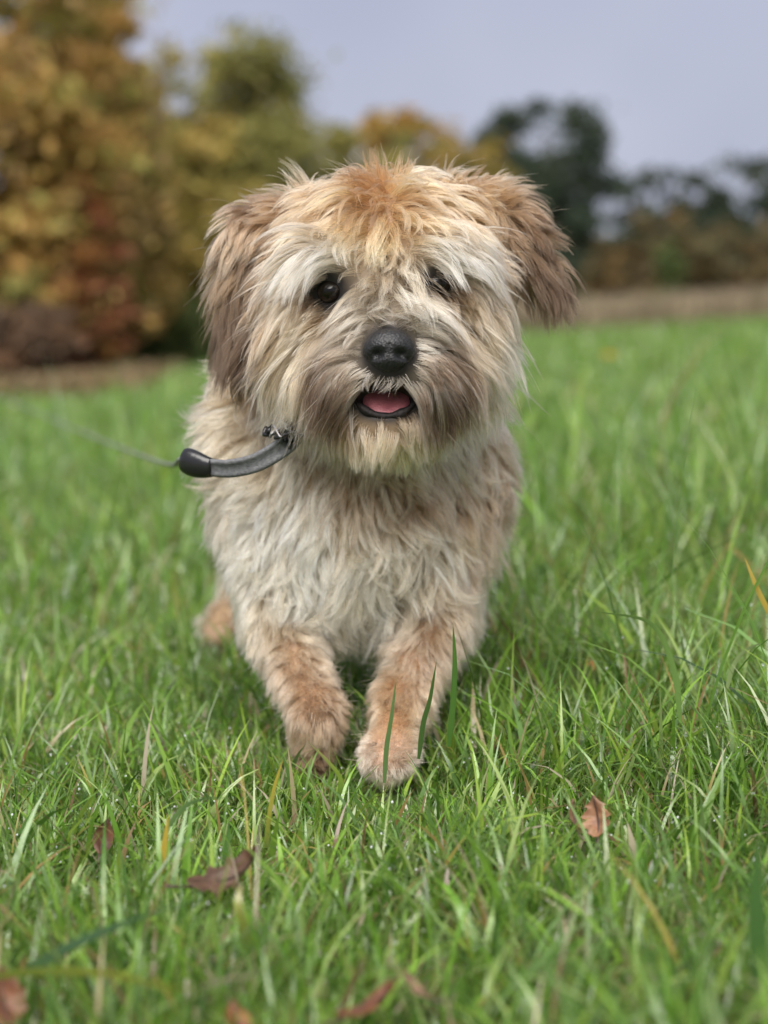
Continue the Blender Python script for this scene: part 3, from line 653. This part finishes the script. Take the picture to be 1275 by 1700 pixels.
for _ in range(9):
    a = kc + np.array([-.003, -.005, .001]) + r_.normal(0, .0035, 3)*[1, .4, 1]; kn.append(tube(spline([a, a + r_.normal(0, .003, 3) + [0, -.002, 0], a + r_.normal(0, .005, 3)], 7), .00055, 5))
v, f = merge(kn); mesh_np('frayed_thread', v - O, f, M_thread, o)
c0 = e1; cd = spline([e1, P(262, 766, .5), P(130, 715, 1.3), P(20, 668, 2.2), P(-120, 615, 3.2)], 50); v, f = tube(cd, .0023, 8); mesh_np('cord', v - O, f, M_cord, lead)

# ------------------------------------------------------------------ grass
GREENS = np.array([(.16, .29, .042), (.13, .25, .036), (.20, .33, .055), (.15, .25, .085), (.19, .28, .11), (.09, .18, .028), (.06, .13, .022), (.24, .34, .06), (.30, .38, .15)])
DRY = np.array([(.42, .34, .10), (.46, .38, .22), (.52, .45, .32), (.34, .23, .09), (.24, .15, .08)])
def gcol(n, dry=.05):
    c = GREENS[rng.integers(0, len(GREENS), n)]*np.array([1.04, 1.08, .92])*rng.uniform(.7, 1.45, (n, 1)); k = rng.random(n) < dry; c[k] = DRY[rng.integers(0, 5, k.sum())]*rng.uniform(.7, 1.15, (k.sum(), 1)); return c
VV, QQ, TT, CC = [], [], [], []; vo = 0
TIPS = []
def zone(y0, y1, dens_, h, w, seg, dry, margin=.5, lean=(.25, .75), tall=.04):
    global vo
    a = lambda y: .29*(y + 1) + margin
    n = int(dens_*((a(y0) + a(y1))*(y1 - y0))); y = rng.uniform(y0, y1, n*2); x = rng.uniform(-1, 1, n*2)*a(y1); m_ = np.abs(x) < a(y); x, y = x[m_], y[m_]
    # tufts
    ph = np.sin(9*x + 4*np.sin(5*y)) * np.sin(8*y + 3*np.sin(6*x)); m_ = rng.random(len(x)) < (.72 + .28*ph)*.75; x, y = x[m_], y[m_]; n = len(x); ph = ph[m_]
    z = gz(x, y)
    if y1 < 1: # keep the paws free
        s = look(np.column_stack([x, y, z + .03]), False); k = s > .004; x, y, z, ph = x[k], y[k], z[k], ph[k]; n = len(x)
    front_ = np.exp(-(((x + .02)/.11)**2 + ((y + .07)/.10)**2)); hh = h*np.exp(rng.normal(-.05, .36, n))*(1 + .30*ph)*(1 - .52*front_)*(1 + .45*np.clip(x/.4, -.4, 1)*(y < 2)*(y > -.25)); tl = rng.random(n) < tall*(1 - .8*front_)*(1 - ((np.abs(x) < .2) & (y > -.5) & (y < .1)))*(y > -.3); hh[tl] *= rng.uniform(1.3, 2.0, tl.sum())
    for q_ in LEAVES: hh = hh*(1 - .45*np.exp(-(((x - q_[0])/.03)**2 + ((y - q_[1] + .03)/.04)**2)))
    le = rng.uniform(lean[0], lean[1], n)**1.0*1.25; az = rng.uniform(0, 2*math.pi, n)
    v, f, c = blades(x, y, z - .004, hh, w*np.exp(rng.normal(0, .38, n)), le, az, gcol(n, dry), seg, rng.uniform(.5, 1.7, n)[:, None], az + math.pi/2 + rng.normal(0, .7, n))
    for q in f: (QQ if q.shape[1] == 4 else TT).append(q + vo)
    VV.append(v); CC.append(c); vo += len(v)
    nv = 2*seg + 1; vb = v.reshape(n, nv, 3); TIPS.append(vb[rng.random(n) < (.028 if y1 < 2 else .010)])
zone(-.62, .75, 58000, .043, .0024, 5, .09, lean=(.3, 1.25), tall=.10)
zone(-.62, .75, 2200, .060, .0037, 6, .04, lean=(.35, 1.3), tall=.03)
zone(-.62, .75, 34000, .024, .0017, 3, .40, lean=(.6, 1.5), tall=0)
zone(.75, 2.4, 4000, .075, .0052, 5, .06, lean=(.3, 1.1), tall=.06)
zone(.75, 2.4, 26000, .050, .0034, 4, .06, lean=(.3, 1.0), tall=.08)
zone(2.4, 7, 5600, .055, .0068, 3, .05, .6)
zone(7, 20, 1100, .065, .015, 2, .04, 1.5)
zone(20, 47, 190, .09, .035, 2, .03, 2.5)
M_grass = mat('grass_blade', attr=True, rough=.22, spec=.75, trans=.45)
gf = [np.concatenate(QQ), np.concatenate(TT)]
tag(mesh_np('grass', np.concatenate(VV), gf, M_grass, None, np.concatenate(CC)), 'wet green meadow grass with yellow and dry blades mixed in', 'grass', kind='stuff')
# dew on the blades
ico_v, ico_f = ball((0, 0, 0), (1, 1, 1), 6, 4); ico_f = ico_f[0]
pts = np.concatenate([t_.reshape(-1, 3)[rng.random(t_.shape[0]*t_.shape[1]) < .75] for t_ in TIPS if len(t_)]); pts = pts[(pts[:, 1] < 6) & (pts[:, 1] > -.32)]
pts = pts[rng.permutation(len(pts))[:11000]]; r_ = rng.uniform(.0004, .0010, len(pts))*(1 + .35*np.clip(pts[:, 1], 0, 4))
dvv = (pts[:, None] + ico_v[None]*r_[:, None, None]).reshape(-1, 3); dff = (ico_f[None] + (np.arange(len(pts))*len(ico_v))[:, None, None]).reshape(-1, 4)
M_dew = bpy.data.materials.new('dew'); M_dew.use_nodes = True; b = M_dew.node_tree.nodes['Principled BSDF']; b.inputs['Base Color'].default_value = (.95, .97, 1, 1); b.inputs['Roughness'].default_value = .03; b.inputs['IOR'].default_value = 1.33; b.inputs['Transmission Weight'].default_value = .55; b.inputs['Coat Weight'].default_value = 1
tag(mesh_np('dew_drops', dvv, dff, M_dew), 'tiny clear dew drops sitting on the grass blades', 'dew', kind='stuff')

# ------------------------------------------------------------------ single blades that stand out
def blade(label, ctrl, w, col, n=26):
    p = spline(ctrl, n); t = norm(np.gradient(p, axis=0)); s = norm(np.cross(t, np.array([.1, 1, .45]))); nn = np.cross(s, t); u = np.linspace(0, 1, n)
    ww = w/2*np.clip(np.minimum(.55 + u*3, 1)*(1 - u**3.5), .02, 1)
    v = np.stack([p - s*ww[:, None], p - nn*.18*ww[:, None], p + s*ww[:, None]], 1).reshape(-1, 3)
    i = np.arange(n - 1)[:, None]*3; q = np.concatenate([np.concatenate([i, i + 1, i + 4, i + 3], 1), np.concatenate([i + 1, i + 2, i + 5, i + 4], 1)])
    c = np.asarray(col, float); c = c if c.ndim == 2 else np.stack([c, c])
    cl = np.repeat(np.stack([np.interp(u, np.linspace(0, 1, len(c)), c[:, k]) for k in range(3)], -1), 3, 0)
    O = p[0]; o = mesh_np('grass_blade', v - O, q, M_grass, None, cl); o.location = O
    return tag(o, label, 'grass blade', 'single grass blades that stand out')
bg_, yl_, lime, gn, st_ = (.12, .22, .11), (.50, .36, .06), (.24, .34, .05), (.07, .16, .03), (.45, .40, .24)
blade('long broad blue-green blade sloping up to the right at the lower left', [H(30, 1625, .03), H(90, 1585, .055), H(200, 1535, .068), H(335, 1489, .064)], .0065, bg_)
blade('broad lime green blade lying flat across the bottom left corner', [H(-40, 1625, .05), H(70, 1613, .062), H(190, 1618, .066), H(280, 1640, .064), H(350, 1638, .058)], .0055, [lime, (.36, .36, .06), lime])
blade('upright green blade with a bright yellow tip at the lower left', [P(262, 1525, -.2), P(264, 1470, -.2), P(272, 1410, -.2), P(280, 1350, -.2)], .0052, [lime, (.40, .36, .06), yl_, yl_])
blade('pale green blade arching over the yellow-tipped blade', [H(262, 1400, .04), H(300, 1345, .062), H(335, 1327, .068), H(385, 1325, .062)], .0034, (.16, .27, .09))
blade('yellow and green blade rising beside the lifted paw', [P(440, 1440, -.13), P(445, 1370, -.13), P(455, 1310, -.13), P(470, 1260, -.13)], .0032, [gn, (.35, .33, .06), yl_])
blade('bent green blade with a yellow tip right of the dark curled leaf', [H(412, 1580, .03), H(405, 1540, .048), H(395, 1500, .062), H(402, 1465, .07)], .0055, [lime, (.30, .33, .07), (.45, .40, .2)])
blade('tall dark green blade in front of the planted leg', [P(745, 1240, -.08), P(752, 1170, -.08), P(755, 1100, -.08), P(752, 1035, -.08)], .0042, gn)
blade('dark thin blade leaning right in front of the planted paw', [P(695, 1260, -.09), P(703, 1200, -.09), P(714, 1160, -.09), P(725, 1095, -.09)], .0036, (.06, .12, .03))
blade('pale green blade standing up in front of the toes of the planted paw', [P(638, 1300, -.10), P(642, 1240, -.10), P(650, 1190, -.10), P(658, 1125, -.10)], .0034, (.12, .20, .07))
blade('green blade with a pale pointed tip below the lifted paw', [P(560, 1330, -.11), P(566, 1295, -.11), P(545, 1265, -.11), P(510, 1230, -.11)], .0034, [gn, lime, (.40, .36, .16)])
blade('yellow straw blade leaning at the right edge above the long grass', [P(1290, 1040, .0), P(1268, 1000, .0), P(1252, 965, .0), P(1236, 925, .0)], .0040, [yl_, (.55, .40, .10)])
blade('pale hooked blade curling over near the right edge', [P(1205, 1150, -.03), P(1218, 1105, -.03), P(1240, 1078, -.03), P(1272, 1066, -.03)], .0034, (.26, .34, .14))
blade('lime green blade leaning to the left in the deep grass at the right', [P(1130, 1200, -.06), P(1118, 1110, -.06), P(1080, 1035, -.06), P(990, 1015, -.06)], .0042, (.16, .27, .07))
blade('blurred dark broad blade standing at the lower right edge', [P(1262, 1640, -.40), P(1258, 1560, -.40), P(1255, 1480, -.40), P(1262, 1380, -.40)], .0090, (.07, .15, .04))
blade('straw coloured blade lying across the grass at the lower centre', [H(330, 1640, .05), H(380, 1625, .058), H(420, 1618, .06), H(480, 1590, .055)], .0030, st_)

# ------------------------------------------------------------------ fallen leaves
def fallen_leaf(label, c, length, width, pal, rot, curl, seed, lobes=0):
    r_ = np.random.default_rng(seed); nu, nv = 22, 9; u = np.linspace(0, 1, nu); s = np.linspace(-1, 1, nv)
    wprof = np.sin(math.pi*np.clip(u, .02, .98)**.8)**.8*(1 + lobes*np.sin(u*26) + lobes*.6*np.sin(u*47 + seed)) ; U, Sg = np.meshgrid(u, s, indexing='ij')
    v = np.stack([Sg*wprof[:, None]*width/2, (U - .5)*length, .12*width*np.abs(Sg) + curl*length*(U - .5)**2*2 + .05*length*np.sin(5*U + 3*Sg + seed)], -1).reshape(-1, 3)
    v += r_.normal(0, .004*length, v.shape)
    i = np.arange(nu - 1)[:, None]*nv; j = np.arange(nv - 1)[None]; q = np.stack([i + j, i + j + 1, i + nv + j + 1, i + nv + j], -1).reshape(-1, 4)
    pal = np.asarray(pal); w = np.clip(.5 + .5*np.sin(9*U + 5*Sg + seed) + r_.normal(0, .2, U.shape), 0, 1)[..., None]; cl = (pal[0]*(1 - w) + pal[1]*w).reshape(-1, 3)
    root = tag(empty('fallen_leaf', c), label, 'fallen leaf', 'fallen leaves lying in the grass'); root.rotation_euler = rot
    mesh_np('leaf_blade', v, q, M_fl, root, cl)
    k = 10; st = np.stack([np.zeros(k), -.5*length + length*np.linspace(-.28, 1, k), np.interp(np.linspace(-.14, .5, k), [-.5, .5], [0, 0]) + curl*length*np.linspace(-.55, .5, k)**2*2 + .05*length*np.sin(5*np.clip(np.linspace(-.28, 1, k), 0, 1) + seed) + .0006], -1)
    vv, ff = tube(st, np.linspace(.0011, .0004, k), 6); mesh_np('stalk', vv, ff, M_stalk, root)
    return root
M_fl = mat('fallen_leaf', attr=True, rough=.5, spec=.4, trans=.2, noise=(120, (.05, .025, .015), .45)); M_stalk = mat('stalk', (.05, .025, .018), .6)
dkb = [(.15, .08, .05), (.08, .045, .03)]; orb = [(.30, .14, .075), (.38, .21, .12)]; rdb = [(.20, .07, .035), (.26, .11, .055)]; tnb = [(.36, .24, .16), (.28, .15, .08)]
fallen_leaf('dark brown curled leaf lying on the grass at the lower left', LEAVES[0], .044, .021, dkb, (R(25), R(20), R(-72)), .55, 1, .28)
fallen_leaf('small dark red-brown leaf standing on edge left of the yellow-tipped blade', LEAVES[1], .022, .013, [(.17, .075, .04), (.11, .05, .035)], (R(70), R(15), R(10)), .3, 2)
fallen_leaf('orange tan leaf half hidden in the grass right of centre', LEAVES[2], .026, .018, orb, (R(65), R(-15), R(-25)), .3, 3, .2)
fallen_leaf('tiny bright orange leaf in the grass right of the dog', LEAVES[3], .014, .009, [(.50, .17, .05), (.45, .14, .04)], (R(60), 0, R(40)), .2, 4)
fallen_leaf('pale tan leaf beside the orange one, nearly buried in grass', LEAVES[4], .022, .014, tnb, (R(60), R(25), R(60)), .3, 5)
fallen_leaf('rust brown leaf at the bottom edge below the dog', LEAVES[5], .030, .017, rdb, (R(22), R(-14), R(-75)), .2, 6, .1)
fallen_leaf('tan brown leaf just above the rust one at the bottom edge', LEAVES[6], .020, .013, tnb, (R(20), R(24), R(55)), .3, 7)
fallen_leaf('red-brown leaf cut off by the bottom left corner', LEAVES[7], .030, .020, rdb, (R(50), R(5), R(30)), .2, 8, .1)
fallen_leaf('red-orange leaf tip at the bottom edge left of centre', LEAVES[8], .020, .013, [(.34, .10, .04), (.26, .08, .04)], (R(35), R(12), R(35)), .2, 9)
# a yellow flower far out in the grass
fp = H(1010, 592, .155) - np.array([0, 0, .155]); fw = tag(empty('dandelion', fp), 'small yellow flower in the field at the right, beyond the dog', 'flower'); fw.scale = (1.7, 1.7, 1.7)
v, f = tube(np.array([[0, 0, 0], [.004, 0, .05], [.002, 0, .09]]), .002, 6); mesh_np('stem', v, f, mat('flower_stem', (.08, .16, .04)), fw)
pt = []
for k in range(30):
    a = k*2.4; r0 = .012 + .02*(k/30); d = np.array([math.cos(a)*r0, math.sin(a)*r0, .012*(1 - k/45)]); s = np.array([-math.sin(a), math.cos(a), 0])*.004
    pt.append((np.array([[0, 0, .09] - s*.3, [0, 0, .09] + s*.3, d + [0, 0, .09] + s, d + [0, 0, .09] - s]), [np.array([[0, 1, 2, 3]])]))
v, f = merge(pt); mesh_np('flower_head', v + [.002, 0, 0], f, mat('petal', (.75, .50, .03), .6, trans=.2), fw)
